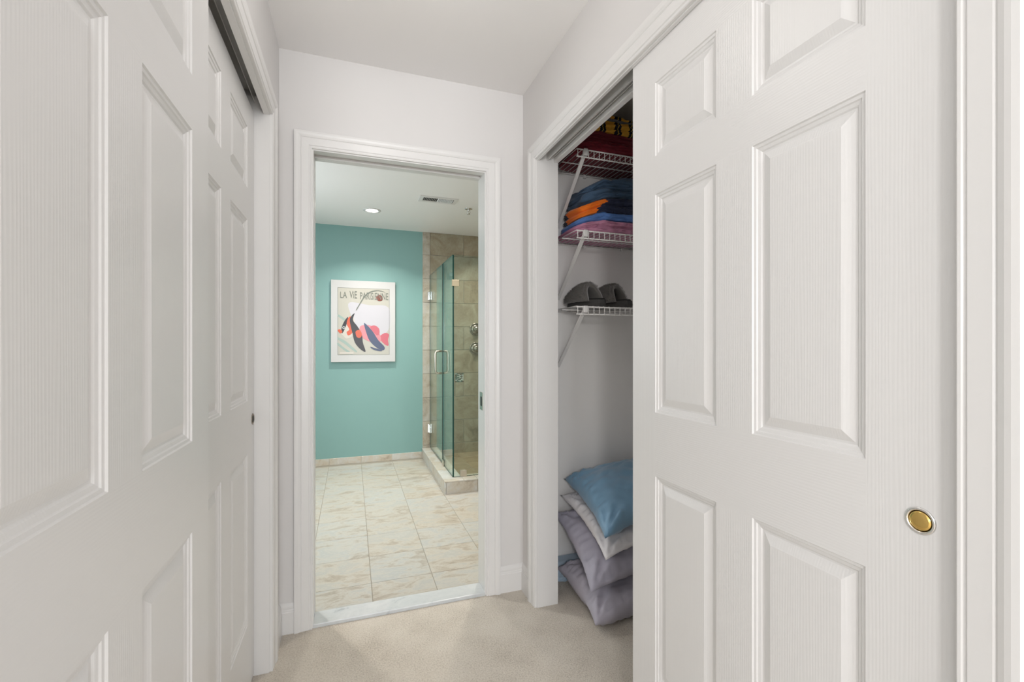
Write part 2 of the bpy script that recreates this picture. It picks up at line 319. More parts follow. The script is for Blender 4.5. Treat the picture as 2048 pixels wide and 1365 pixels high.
# six panel sliding doors
DW = 0.790
YBR = [0, .122, .351, .453, .682, DW]
ZBR = [0.012, .245, .832, 1.012, 1.631, 1.739, 1.948, 2.068]
RING = [(0, 0), (.002, .0030), (.0075, .0038), (.0095, .0062), (.0155, .0078), (.0185, .0102), (.0225, .0104), (.040, .0036), (.0425, .0028)]
def sliding_door(name, xf, sgn, y0, dz, label, top=2.068):
    # xf: x of the visible face, sgn: direction the face looks along x, y0: lower y edge
    P = lambda y, dep, z: (xf - sgn * dep, y0 + y, z + dz)
    root = empty(name, (xf - sgn * 0.017, y0 + DW / 2, ZBR[0] + dz), label, **S)
    ZB = ZBR[:-1] + [top]
    V, F, FM = [], [], []
    def quad(pts, mi):
        n = len(V); V.extend(pts); F.append((n, n + 1, n + 2, n + 3)); FM.append(mi)
    for i in range(5):
        for j in range(7):
            if i in (1, 3) and j in (1, 3, 5): continue
            mi = 0 if (i in (0, 4) or (i == 2 and j in (1, 3, 5))) else 1
            quad([P(YBR[i], 0, ZB[j]), P(YBR[i + 1], 0, ZB[j]), P(YBR[i + 1], 0, ZB[j + 1]), P(YBR[i], 0, ZB[j + 1])], mi)
    z0, z1, T = ZB[0], ZB[-1], 0.034
    for q in ([P(0, 0, z0), P(0, T, z0), P(0, T, z1), P(0, 0, z1)], [P(DW, 0, z0), P(DW, T, z0), P(DW, T, z1), P(DW, 0, z1)],
              [P(0, 0, z0), P(DW, 0, z0), P(DW, T, z0), P(0, T, z0)], [P(0, 0, z1), P(DW, 0, z1), P(DW, T, z1), P(0, T, z1)],
              [P(0, T, z0), P(DW, T, z0), P(DW, T, z1), P(0, T, z1)]): quad(q, 0)
    mesh('stiles_and_rails', V, F, ['grain_v', 'grain_h'], root, fm=FM)
    for i in (1, 3):
        for j in (1, 3, 5):
            V, F = [], []
            for d, dep in RING:
                V += [P(YBR[i] + d, dep, ZB[j] + d), P(YBR[i + 1] - d, dep, ZB[j] + d), P(YBR[i + 1] - d, dep, ZB[j + 1] - d), P(YBR[i] + d, dep, ZB[j + 1] - d)]
            for r_ in range(len(RING) - 1):
                for c in range(4): F.append((r_ * 4 + c, r_ * 4 + (c + 1) % 4, r_ * 4 + 4 + (c + 1) % 4, r_ * 4 + 4 + c))
            n = (len(RING) - 1) * 4; F.append((n, n + 1, n + 2, n + 3))
            mesh('panel', V, F, 'grain_v', root)
    return root
def finger_pull(root, x, y, z, sgn, cup, rim):
    p = lathe('finger_pull', [(0.0205, 0), (0.0205, .0012), (.0185, .0026), (.0165, .0022), (.0155, .0006), (.0150, -.002)], (x, y, z), (sgn, 0, 0), rim, root, label='round recessed finger pull')
    lathe('cup', [(.0150, -.0005), (.0140, .0012), (.0110, .0026), (.0070, .0032), (.0005, .0034)], (x, y, z), (sgn, 0, 0), cup, p)
d1 = sliding_door('door_1', -0.298, 1, 1.171 - DW, 0.0, 'near white six panel sliding closet door on the left, large in the foreground', 2.046)
d2 = sliding_door('door_2', -0.334, 1, 1.869 - DW, 0.0, 'far white six panel sliding closet door on the left beside the doorway', 2.046)
d3 = sliding_door('door_3', 0.812, -1, 1.190 - DW, 0.0, 'white six panel sliding closet door on the right with a brass finger pull')
d4 = sliding_door('door_4', 0.850, -1, 1.183 - DW, 0.0, 'rear white sliding closet door stacked behind the right one')
finger_pull(d1, -0.298, 0.448, 0.937, 1, 'brass', 'rim')
finger_pull(d2, -0.334, 1.846, 0.939, 1, 'dark', 'bronze')
finger_pull(d3, 0.812, 0.444, 0.937, -1, 'brass', 'rim')

# pocket door inside the left half of the back wall
pd = empty('door_5', (-0.53, (YB + YB2) / 2, 0.02), 'white pocket door slid into the wall at the bathroom doorway', **S)
boxes('slab', [((-0.93, YB + 0.041, 0.022), (DX0 - 0.006, YB2 - 0.041, 2.036))], 'trim', pd)
boxes('edge_pull', [((DX0 - 0.008, YB + 0.05, 0.87), (DX0 - 0.004, YB2 - 0.05, 0.97))], 'nickel', pd)
st = empty('strike_plate', (DX1, YB + 0.058, 0.87), 'small brushed metal strike plate on the right bathroom jamb', 'strike plate')
boxes('plate', [((DX1 - 0.002, YB + 0.030, 0.885), (DX1 + 0.001, YB + 0.084, 0.972))], 'nickel', st, bev=0.0008)
boxes('latch_hole', [((DX1 - 0.003, YB + 0.044, 0.905), (DX1 - 0.0018, YB + 0.066, 0.950))], 'dark', st)  # dark box in place of the shaded hole

# ------------------------------------------------------------------ bathroom shell
def tile_mesh(sx, sy, sz):
    bm = bmesh.new(); bmesh.ops.create_cube(bm, size=1); bmesh.ops.scale(bm, vec=(sx, sy, sz), verts=bm.verts)
    bmesh.ops.bevel(bm, geom=list(bm.edges), offset=0.0012, segments=1, affect='EDGES')
    me = bpy.data.meshes.new('tile'); bm.to_mesh(me); bm.free(); return me
TM = {}
def tile(lo, hi, mat, parent, name='tile'):
    d = tuple(round(hi[i] - lo[i], 4) for i in range(3)); key = (d, mat)
    if min(d) <= 0.002: return
    if key not in TM:
        TM[key] = tile_mesh(*d); TM[key].materials.append(M[mat])
    o = bpy.data.objects.new(name, TM[key]); COL.objects.link(o)
    c = Vector([(lo[i] + hi[i]) / 2 for i in range(3)]); W[o] = c; o.parent = parent; o.location = c - W[parent]
    return o
BX0, BX1 = -1.2, 1.75
fb = boxes('floor_bath', [((BX0, YB2 - 0.03, -0.1), (BX1, YT, BF - 0.003))], 'floorgrout', **S)
G = 0.0025
PITCH = 0.302
xs = [-0.208 + PITCH * k for k in range(-3, 7)]
ys = [2.385 - PITCH + PITCH * k for k in range(0, 10)]
for i in range(len(xs) - 1):
    for j in range(len(ys) - 1):
        lo = [max(xs[i], BX0) + G / 2, max(ys[j], 2.203) + G / 2]; hi = [min(xs[i + 1], BX1) - G / 2, min(ys[j + 1], YT) - G / 2]
        if lo[0] > 0.86 and lo[1] > 3.62: continue
        tile((lo[0], lo[1], BF - 0.010), (hi[0], hi[1], BF), 'floortile', fb)
boxes('ceiling_bath', [((BX0 - 0.1, YB2, BC), (BX1 + 0.1, YT + 0.1, HC + 0.1))], 'ceil', **S)
boxes('wall_bath_far', [((BX0 - 0.1, YT, 0), (0.711, YT + 0.1, BC))], 'teal', **S)
boxes('wall_bath_left', [((BX0 - 0.1, YB2, 0), (BX0, YT, BC))], 'teal', **S)
boxes('wall_bath_right', [((BX1, YB2, 0), (BX1 + 0.1, YT, BC))], 'walltile', **S)
boxes('wall_bath_front', [((BX0 - 0.1, YB2, 0), (DX0 - 0.09, YB2 + 0.012, BC)), ((DX1 + 0.09, YB2, 0), (BX1, YB2 + 0.012, BC)), ((DX0 - 0.09, YB2, 2.12), (DX1 + 0.09, YB2 + 0.012, BC))], 'wall', **S)
casing('trim_7', DX0, DX1, 2.032, lambda a, o, z: (a, YB2 + o, z))
tb = boxes('baseboard_bath', [((BX0, YT - 0.007, BF - 0.005), (0.705, YT, BF + 0.064))], 'grout', **S)
for i in range(len(xs) - 1):
    a, b_ = max(xs[i], BX0), min(xs[i + 1], 0.705)
    if b_ - a > 0.01: tile((a + G / 2, YT - 0.010, BF), (b_ - G / 2, YT - 0.001, BF + 0.066), 'curbtile', tb)
th = boxes('trim_threshold', [((DX0 - 0.002, YB - 0.004, -0.01), (DX1 + 0.002, 2.2025, 0.016))], 'marble', bev=0.003, label='white veined marble threshold between carpet and bathroom tile', **S)
GW = 0.0045
# tiled shower wall
sw = boxes('wall_shower', [((0.711, YT, 0), (BX1 + 0.1, YT + 0.1, BC))], 'grout', **S)
zl = [0.142 + 0.2527 * k for k in range(-1, 9)] + [BC]
VX0 = 0.790
for r_ in range(len(zl) - 1):
    za, zb = max(zl[r_], 0.0) + GW / 2, zl[r_ + 1] - GW / 2
    if r_ == 0: za = 0.001
    odd = (r_ % 2 == 1)
    tile((0.712, YT - 0.008, za), (VX0 - GW / 2, YT + 0.002, zb), 'striptile', sw)
    cx_ = [VX0, 1.156, 1.522, BX1] if odd else [VX0, 0.973, 1.339, 1.705, BX1]
    for a, b_ in zip(cx_, cx_[1:]):
        if odd and r_ == 3 and abs(b_ - 1.156) < 1e-6:      # row with the mosaic inset
            tile((a + GW / 2, YT - 0.008, za), (1.060 - GW / 2, YT + 0.002, zb), 'walltile', sw)
            tile((1.060 + GW / 2, YT - 0.008, za), (b_ - GW / 2, YT + 0.002, zb - 0.098), 'walltile', sw)
            continue
        tile((a + GW / 2, YT - 0.008, za), (b_ - GW / 2, YT + 0.002, zb), 'walltile', sw)
# mosaic inset: chips too small to pick apart
chips = [plain('chip_' + n, c, 0.15) for n, c in (('green', (0.10, 0.17, 0.14)), ('pale', (0.62, 0.66, 0.62)), ('brown', (0.16, 0.10, 0.06)), ('grey', (0.30, 0.33, 0.32)))]
V, F, FM = [], [], []
zt = zl[4] - G / 2
for i in range(6):
    for j in range(9):
        x0 = 1.062 + i * 0.0155 + (0.004 if j % 2 else 0); z0 = zt - 0.096 + j * 0.0106
        if x0 + 0.014 > 1.1555: continue
        v, f = boxvf((x0, YT - 0.009, z0), (x0 + 0.0142, YT - 0.001, z0 + 0.0094)); n = len(V); V += v; F += [tuple(q + n for q in ff) for ff in f]; FM += [random.randrange(4)] * 6
mesh('mosaic', V, F, chips, sw, fm=FM, kind='stuff')
# curb
CX, CY, CZ, CWD = 0.705, 3.60, 0.112, 0.155
cb = boxes('shower_curb', [((CX + 0.008, CY + 0.008, 0), (CX + CWD - 0.006, YT, CZ - 0.008)), ((CX + 0.008, CY + 0.008, 0), (BX1, CY + CWD - 0.006, CZ - 0.008))], 'grout',
           label='low stone tiled curb around the glass shower', cat='shower curb')
yy = [YT - 0.008 - 0.302 * k for k in range(6)]; yy = [v for v in yy if v > CY + 0.05] + [CY]
for a, b_ in zip(yy[1:], yy):
    tile((CX, a + G / 2, BF), (CX + 0.009, b_ - G / 2, CZ - 0.010), 'curbtile', cb)
    aa = max(a, CY) + G / 2
    tile((CX - 0.002, aa, CZ - 0.009), (CX + CWD, b_ - G / 2, CZ), 'curbtile', cb, 'cap_tile')
xx = [CX + 0.0105, 0.973, 1.275, 1.577, BX1]
for a, b_ in zip(xx, xx[1:]):
    tile((a, CY, BF), (b_ - G, CY + 0.009, CZ - 0.010), 'curbtile', cb)
    aa = max(a, CX + CWD + G)
    tile((aa, CY - 0.002, CZ - 0.009), (b_ - G, CY + CWD, CZ), 'curbtile', cb, 'cap_tile')
sp_ = boxes('floor_shower', [((CX + CWD - 0.006, CY + CWD - 0.006, 0.0), (BX1, YT, 0.030))], 'grout', **S)
for i in range(4):
    for j in range(5):
        a, b_ = CX + CWD + 0.225 * i, CY + CWD + 0.225 * j
        a2, b2 = min(a + 0.225, BX1), min(b_ + 0.225, YT - 0.009)
        if a2 - a > 0.02 and b2 - b_ > 0.02: tile((a + G / 2, b_ + G / 2, 0.024), (a2 - G / 2, b2 - G / 2, 0.033), 'panfloor', sp_)

# ------------------------------------------------------------------ shower enclosure
GX, GY, GZ = 0.786, 3.703, 1.950
def pane(name, lo, hi, parent):
    v, f = boxvf(lo, hi)
    thin = 0 if hi[0] - lo[0] < hi[1] - lo[1] else 1
    fm = []
    for q in f:
        vs3 = [v[i] for i in q]; fm.append(0 if max(p[thin] for p in vs3) - min(p[thin] for p in vs3) < 1e-6 else 1)
    return mesh(name, v, f, ['glass', 'edge'], parent, fm=fm)
fx = empty('shower_screen', (GX, GY, CZ), 'fixed corner glass screen of the shower with green edges', 'glass screen')
pane('pane', (GX, GY, CZ + 0.001), (GX + 0.012, GY + 0.430, GZ), fx)
pane('pane', (GX + 0.0125, GY - 0.0005, CZ + 0.001), (BX1 - 0.002, GY + 0.0115, GZ), fx)
boxes('corner_clamp', [((GX - 0.006, GY - 0.010, 1.692), (GX + 0.056, GY - 0.001, 1.744)), ((GX - 0.008, GY - 0.010, 1.692), (GX - 0.001, GY + 0.045, 1.744))], 'goldclip', fx, bev=0.003, label='square polished corner clamp')
boxes('floor_clamp', [((0.850, GY - 0.008, CZ), (0.905, GY - 0.001, CZ + 0.052)), ((0.850, GY + 0.010, CZ), (0.905, GY + 0.017, CZ + 0.052))], 'nickel', fx, bev=0.002, label='square metal floor clamp')
boxes('floor_clamp', [((GX - 0.008, 4.06, CZ), (GX - 0.001, 4.115, CZ + 0.052)), ((GX + 0.011, 4.06, CZ), (GX + 0.018, 4.115, CZ + 0.052))], 'nickel', fx, bev=0.002)
sd = empty('shower_door', (GX, YT - 0.01, CZ + 0.01), 'hinged clear glass shower door with a looped metal pull', 'shower door')
DY0, DY1 = 4.141, YT - 0.014
pane('pane', (GX, DY0, CZ + 0.012), (GX + 0.012, DY1, GZ), sd)
boxes('seal', [((GX - 0.003, DY0 - 0.007, CZ + 0.012), (GX + 0.015, DY0 - 0.0005, GZ - 0.002))], plain('dark_seal', (0.02, 0.035, 0.035), 0.4), sd)
hz0, hz1, hy = 0.945, 1.150, DY0 + 0.05
def dloop(sg):
    x0 = GX + 0.005 + sg * 0.006; x1 = GX + 0.005 + sg * 0.062; rr = 0.028; pts = [(x0, hy, hz0)]
    for k in range(7): a = PI / 2 * k / 6; pts.append((x1 - sg * rr + sg * rr * math.sin(a), hy, hz0 + rr - rr * math.cos(a)))
    for k in range(7): a = PI / 2 * k / 6; pts.append((x1 - sg * rr + sg * rr * math.cos(a), hy, hz1 - rr + rr * math.sin(a)))
    pts.append((x0, hy, hz1)); return pts
for sg in (-1, 1): tube('pull_handle', dloop(sg), 0.0095, 'nickel', sd, 12)
for zc in (1.726, 0.320):
    h_ = boxes('hinge', [((GX - 0.012, YT - 0.060, zc - 0.045), (GX - 0.001, YT - 0.009, zc + 0.045)), ((GX + 0.011, YT - 0.060, zc - 0.045), (GX + 0.022, YT - 0.009, zc + 0.045)), ((GX - 0.022, YT - 0.015, zc - 0.045), (GX + 0.032, YT - 0.0085, zc + 0.045))], 'chrome', sd, bev=0.002)
    tube('pin', [(GX + 0.005, YT - 0.030, zc - 0.05), (GX + 0.005, YT - 0.030, zc + 0.05)], 0.008, 'chrome', h_, 10)
# header clip seen behind the corner
hb = empty('glass_clip', (1.05, YT - 0.008, 1.93), 'small chrome wall clip near the top of the shower wall', 'clip')
boxes('jaw', [((0.990, YT - 0.045, 1.945), (1.040, YT - 0.030, 1.985))], 'chrome', hb, bev=0.002); tube('arm', [(1.015, YT - 0.036, 1.965), (1.015, YT - 0.0075, 1.965)], 0.008, 'chrome', hb)
# valves
def valve(x, z, label):
    r = empty('shower_valve', (x, YT - 0.008, z), label, 'valve', 'round shower valves')
    lathe('escutcheon', [(.070, 0), (.070, .004), (.066, .008), (.056, .0085), (.053, .006), (.044, .006), (.042, .010), (.030, .012)], (x, YT - 0.008, z), (0, -1, 0), 'bronze', r, 40)
    k = lathe('knob', [(.030, .010), (.032, .020), (.030, .042), (.024, .050), (.010, .054), (.0005, .055)], (x, YT - 0.008, z), (0, -1, 0), 'bronze', r, 28)
    tube('lever', [(x + 0.015, YT - 0.05, z), (x + 0.060, YT - 0.058, z - 0.006)], 0.007, 'nickel', k, 10)
valve(1.291, 1.378, 'upper round metal shower valve on the tiled wall')
valve(1.289, 1.168, 'lower round metal shower valve on the tiled wall')

# ------------------------------------------------------------------ bathroom ceiling fittings
def can_light(x, y, power, label):
    r = empty('recessed_light', (x, y, BC), label, 'ceiling light', 'recessed bathroom lights')
    lathe('trim_ring', [(.052, -.0005), (.053, -.005), (.062, -.006), (.074, -.004), (.077, 0.0)], (x, y, BC), (0, 0, 1), 'trim', r, 40)
    lathe('lens', [(.0525, -.0008), (.040, -.0030), (.020, -.0045), (.0005, -.005)], (x, y, BC), (0, 0, 1), 'lens', r, 32)
    l = lamp('bulb', 'AREA', (0, 0, -0.012), power, (1.0, 0.94, 0.86), shape='DISK', size=0.09, spread=math.radians(125)); l.parent = r
can_light(0.172, 4.235, 11, 'lit recessed ceiling light in front of the teal wall')
can_light(1.30, 4.30, 8, 'added recessed ceiling light above the shower, out of view')  # this and the next two are added, unseen, to light the bathroom
can_light(-0.62, 3.10, 8, 'added recessed ceiling light on the left side of the bathroom, out of view')
can_light(0.95, 2.95, 7, 'added recessed ceiling light on the right side of the bathroom, out of view')
vt = empty('air_vent', (0.675, 3.745, BC), 'white slotted air vent in the bathroom ceiling', 'vent')
vx0, vx1, vy0, vy1 = 0.520, 0.830, 3.672, 3.822
boxes('frame', [((vx0, vy0, BC - 0.006), (vx1, vy0 + 0.032, BC - 0.0003)), ((vx0, vy1 - 0.032, BC - 0.006), (vx1, vy1, BC - 0.0003)),
                ((vx0, vy0 + 0.032, BC - 0.006), (vx0 + 0.03, vy1 - 0.032, BC - 0.0003)), ((vx1 - 0.03, vy0 + 0.032, BC - 0.006), (vx1, vy1 - 0.032, BC - 0.0003))], 'trim', vt, bev=0.0015)
boxes('duct_shade', [((vx0 + 0.03, vy0 + 0.032, BC - 0.0012), (vx1 - 0.03, vy1 - 0.032, BC - 0.0004))], 'dark', vt)  # thin dark sheet in place of the shaded duct opening
for k in range(19):
    x0 = vx0 + 0.034 + k * 0.0128; sl = -0.006 if k < 9 else 0.006
    v = [(x0, vy0 + 0.031, BC - 0.0015), (x0 + 0.0015, vy0 + 0.031, BC - 0.0015), (x0 + 0.0015 + sl, vy0 + 0.031, BC - 0.009), (x0 + sl, vy0 + 0.031, BC - 0.009)]
    v += [(a, vy1 - 0.031, c) for a, _, c in v]
    mesh('slat', v, [(0, 1, 2, 3), (4, 5, 6, 7), (0, 1, 5, 4), (1, 2, 6, 5), (2, 3, 7, 6), (3, 0, 4, 7)], 'trim', vt)
spk = empty('sprinkler_head', (0.972, 3.906, BC), 'small chrome sprinkler head on the bathroom ceiling', 'sprinkler')
lathe('escutcheon', [(.034, 0), (.033, .004), (.022, .007), (.010, .008)], (0.972, 3.906, BC), (0, 0, -1), 'chrome', spk)
lathe('nozzle', [(.009, .006), (.009, .018), (.006, .022)], (0.972, 3.906, BC), (0, 0, -1), 'chrome', spk, 14)
tube('yoke', [(0.960, 3.906, BC - 0.018), (0.957, 3.906, BC - 0.030), (0.972, 3.906, BC - 0.044), (0.987, 3.906, BC - 0.030), (0.984, 3.906, BC - 0.018)], 0.0025, 'chrome', spk)
lathe('deflector', [(.0005, .043), (.015, .044), (.015, .046), (.0005, .047)], (0.972, 3.906, BC), (0, 0, -1), 'chrome', spk, 16)

# hall ceiling lamp (above the photographer)
hl = empty('hall_ceiling_lamp', (0.14, 1.24, HC), 'round frosted flush ceiling lamp in the closet hall, out of view', 'ceiling light')
lathe('pan', [(.150, 0), (.150, .020), (.140, .024)], (0.14, 1.24, HC), (0, 0, -1), 'rim', hl)
hlens, N, L, b = newmat('hall_lamp_glass'); setp(b, (1, 1, 1), 0.4); b.inputs['Emission Color'].default_value = (1, 0.94, 0.86, 1); b.inputs['Emission Strength'].default_value = 3.0
lathe('shade', [(.138, .022), (.135, .045), (.110, .070), (.070, .085), (.0005, .090)], (0.14, 1.24, HC), (0, 0, -1), hlens, hl)
lb = lamp('bulb', 'POINT', (0, 0, -0.21), 1.9, (1.0, 0.985, 0.965), shadow_soft_size=0.11); lb.parent = hl

bl = (-0.40, -1.35, HC)  # pendant added out of view to light the hall and right closet
bp_ = empty('fill_pendant', bl, 'added frosted globe pendant lamp in the bedroom behind the photographer, out of view', 'ceiling light')
lathe('canopy', [(.060, 0), (.060, .012), (.020, .030)], bl, (0, 0, -1), 'rim', bp_)
tube('cord', [(bl[0], bl[1], HC - 0.02), (bl[0], bl[1], 1.82)], 0.004, 'rim', bp_)
lathe('shade', [(.0005, 0), (.03, .002), (.10, .03), (.15, .08), (.165, .13)], (bl[0], bl[1], 1.82), (0, 0, -1), hlens, bp_)
lb2 = lamp('bulb', 'POINT', (0, 0, 1.58 - HC), 56, (1.0, 0.99, 0.985), shadow_soft_size=0.13); lb2.parent = bp_
# ------------------------------------------------------------------ poster
PX0, PX1, PZ0, PZ1 = -0.192, 0.427, 1.034, 1.853
YF = YT - 0.032
po = empty('art_print', ((PX0 + PX1) / 2, YT - 0.016, PZ0), 'white mounted art print of a striped fish hanging on the teal wall', 'art print')
boxes('backing_board', [((PX0, YF, PZ0), (PX1, YT - 0.004, PZ1))], plain('print_white', (0.58, 0.577, 0.575), 0.30), po, bev=0.002)
PAL = {k: plain('ink_' + k, [q * 0.74 for q in srgb(*c)], 0.3) for k, c in dict(paper=(212, 209, 197), grey=(128, 134, 124), black=(38, 34, 40), orange=(235, 98, 58), pink=(226, 106, 122), rose=(238, 150, 160), navy=(70, 84, 120), lilac=(150, 140, 176), cream=(232, 224, 214), teal=(176, 198, 190), white=(226, 226, 226), brown=(140, 66, 48), pale=(222, 220, 228)).items()}
# print coordinates: s right 0..1, t down 0..1 of the printed area
QX0, QX1, QZ1, QZ0 = PX0 + 0.062, PX1 - 0.058, PZ1 - 0.074, PZ0 + 0.072
def pp(s, t, y): return (QX0 + s * (QX1 - QX0), y, QZ1 + t * (QZ0 - QZ1))
lay = [0]
def poly(name, pts, col, parent=po):
    lay[0] += 1; y = YF - 0.0004 - 0.00012 * lay[0]; n = len(pts)
    V = [pp(s, t, y) for s, t in pts] + [pp(s, t, YF + 0.0004) for s, t in pts]
    F = [tuple(range(n)), tuple(range(n, 2 * n))] + [(i, (i + 1) % n, n + (i + 1) % n, n + i) for i in range(n)]
    return mesh(name, V, F, PAL[col], parent)
def smoothpts(pts, k=5):
    out = []; n = len(pts)
    for i in range(n):
        p0, p1, p2, p3 = [pts[(i + d) % n] for d in (-1, 0, 1, 2)]
        for j in range(k):
            t = j / k
            out.append(tuple(0.5 * (2 * p1[a] + (p2[a] - p0[a]) * t + (2 * p0[a] - 5 * p1[a] + 4 * p2[a] - p3[a]) * t * t + (3 * p1[a] - p0[a] - 3 * p2[a] + p3[a]) * t ** 3) for a in (0, 1)))
    return out
poly('paper', [(0, 0), (1, 0), (1, 1), (0, 1)], 'paper')
poly('wash', smoothpts([(0.22, 0.22), (0.6, 0.25), (0.98, 0.28), (0.98, 0.62), (0.7, 0.72), (0.4, 0.6), (0.25, 0.4)]), 'pale')
for s0, t0, s1, t1 in ((0, 0, 1, 0.004), (0, 0.996, 1, 1), (0, 0, 0.006, 1), (0.994, 0, 1, 1)): poly('border_line', [(s0, t0), (s1, t0), (s1, t1), (s0, t1)], 'grey')
for pts in ([(0.01, .40), (.12, .45), (.26, .54), (.24, .56), (.10, .48), (.01, .43)], [(0.01, .74), (.16, .80), (.36, .94), (.32, .95), (.14, .84), (.01, .77)], [(0.01, .82), (.12, .89), (.28, .98), (.22, .98), (.01, .86)]): poly('water_stroke', smoothpts(pts, 4), 'teal')
poly('tail_fin', smoothpts([(.80, .74), (.90, .67), (.99, .69), (.97, .77), (.98, .86), (.90, .84)], 4), 'pink')
poly('rear_body', smoothpts([(.42, .58), (.55, .55), (.66, .57), (.76, .62), (.83, .74), (.80, .82), (.68, .82), (.55, .78), (.45, .72)]), 'rose')
poly('top_fin', smoothpts([(.62, .59), (.70, .555), (.79, .60), (.80, .68), (.74, .70)], 4), 'pink')
poly('blue_band', smoothpts([(.50, .525), (.58, .57), (.68, .66), (.78, .78), (.90, .88), (.88, .93), (.76, .90), (.62, .80), (.55, .68)]), 'navy')
poly('head', smoothpts([(.02, .645), (.10, .60), (.14, .50), (.22, .43), (.30, .44), (.33, .60), (.30, .70), (.18, .76), (.10, .71)]), 'cream')
poly('face_stripe', smoothpts([(.07, .62), (.10, .54), (.16, .46), (.20, .44), (.17, .54), (.12, .64), (.08, .68)], 4), 'black')
poly('orange_stripe', smoothpts([(.17, .54), (.20, .45), (.25, .43), (.24, .52), (.28, .66), (.20, .71), (.17, .66), (.22, .62)], 4), 'orange')
poly('body_stripe', smoothpts([(.23, .50), (.25, .43), (.32, .38), (.29, .48), (.38, .58), (.46, .70), (.48, .82), (.53, .95), (.44, .92), (.33, .82), (.28, .68)]), 'black')
poly('orange_patch', smoothpts([(.34, .65), (.42, .63), (.46, .70), (.42, .745), (.36, .73)], 4), 'orange')
poly('mouth', smoothpts([(0.0, .635), (.05, .62), (.09, .655), (.05, .68)], 4), 'orange')
poly('eye', [(.115 + .026 * math.cos(a * PI / 8), .595 + .021 * math.sin(a * PI / 8)) for a in range(16)], 'white')
poly('pupil', [(.117 + .014 * math.cos(a * PI / 6), .595 + .012 * math.sin(a * PI / 6)) for a in range(12)], 'black')
poly('pectoral_fin', smoothpts([(.62, .88), (.72, .90), (.86, .935), (.80, .945), (.68, .92)], 4), 'navy')
poly('ribbon', smoothpts([(.345, .325), (.40, .25), (.50, .12), (.62, .045), (.78, .02), (.92, .05), (.78, .032), (.63, .06), (.52, .13), (.42, .25), (.36, .33)], 3), 'grey')
poly('red_tuft', smoothpts([(.74, .12), (.80, .09), (.86, .12), (.86, .17), (.80, .185), (.75, .165)], 4), 'brown')
poly('caption_box', [(.04, .955), (.30, .955), (.30, .985), (.04, .985)], 'cream')
def letters(txt, s0, t1, width_s, col, name, h=None):
    cu = bpy.data.curves.new(name, 'FONT'); cu.body = txt; cu.size = 1.0; cu.resolution_u = 3
    tmp = bpy.data.objects.new(name, cu); COL.objects.link(tmp)
    bpy.context.view_layer.update()
    me = bpy.data.meshes.new_from_object(tmp.evaluated_get(bpy.context.evaluated_depsgraph_get()))
    xs_ = [v.co.x for v in me.vertices]; w_ = max(xs_) - min(xs_); x0 = min(xs_)
    kx = width_s * (QX1 - QX0) / w_; kz = h * (QZ1 - QZ0) / 0.70
    lay[0] += 1; y = YF - 0.0006 - 0.00012 * lay[0]
    V = [(QX0 + s0 * (QX1 - QX0) + (v.co.x - x0) * kx, y, QZ1 + t1 * (QZ0 - QZ1) + v.co.y * kz) for v in me.vertices]
    F = [tuple(p.vertices) for p in me.polygons]
    bpy.data.objects.remove(tmp); mesh(name, V, F, PAL[col], po)
letters('LA', 0.05, 0.155, 0.125, 'grey', 'lettering', 0.095); letters('ViE', 0.225, 0.155, 0.14, 'grey', 'lettering', 0.11); letters('PARiSiENNE', 0.425, 0.165, 0.55, 'grey', 'lettering', 0.105)

# ------------------------------------------------------------------ wire shelves
SX0, SX1, SYF, SYB = 0.972, 1.513, 1.866, 2.162
def shelf(z, label):
    r = empty('wire_shelf', ((SX0 + SX1) / 2, SYB, z), label, 'shelf', 'white wire closet shelves')
    for nm, y, zz in (('front_rail', SYF, z - 0.003), ('lip_rail', SYF, z - 0.037), ('back_rail', SYB - 0.006, z - 0.003), ('support_rail', 2.02, z - 0.0055)):
        tube(nm, [(SX0, y, zz), (SX1, y, zz)], 0.0034, 'wire', r, 8)
    n = 20; base = None
    for k in range(n):
        x = SX0 + 0.004 + k * (SX1 - SX0 - 0.010) / (n - 1)
        if base is None:
            base = tube('wire', [(x, SYB - 0.003, z), (x, SYF + 0.002, z), (x, SYF - 0.0035, z - 0.004), (x, SYF - 0.004, z - 0.040)], 0.0019, 'wire', r, 6); bx = x
        else:
            o = base.copy(); COL.objects.link(o); o.parent = r; o.location = base.location + Vector((x - bx, 0, 0)); W[o] = W[base] + Vector((x - bx, 0, 0))
    xb = 1.017
    a = Vector((xb, SYF + 0.002, z - 0.012)); c = Vector((xb, SYB, z - 0.292)); d = (c - a).normalized(); nn = Vector((0, d.z, -d.y)) * 0.004
    V = []
    for p in (a, c):
        for sx in (-0.0085, 0.0085): V += [p + Vector((sx, 0, 0)) + nn, p + Vector((sx, 0, 0)) - nn]
    br = mesh('brace', V, [(0, 1, 3, 2), (4, 5, 7, 6), (0, 1, 5, 4), (2, 3, 7, 6), (0, 2, 6, 4), (1, 3, 7, 5)], 'wire', r)
    boxes('hook', [((xb - 0.010, SYF - 0.009, z - 0.030), (xb + 0.010, SYF + 0.010, z + 0.002))], 'wire', br, bev=0.003)
    for xk in (0.995, 1.17, 1.40):
        boxes('wall_clip', [((xk - 0.008, SYB - 0.014, z - 0.016), (xk + 0.008, SYB + 0.0028, z + 0.004))], 'wire', r, bev=0.003)
    return r
Z1, Z2, Z3 = 2.107, 1.733, 1.383
shelf(Z1, 'top white wire shelf carrying maroon and striped folded clothes')
shelf(Z2, 'middle white wire shelf carrying blue and mauve folded clothes')
shelf(Z3, 'lowest white wire shelf carrying grey fuzzy slippers')

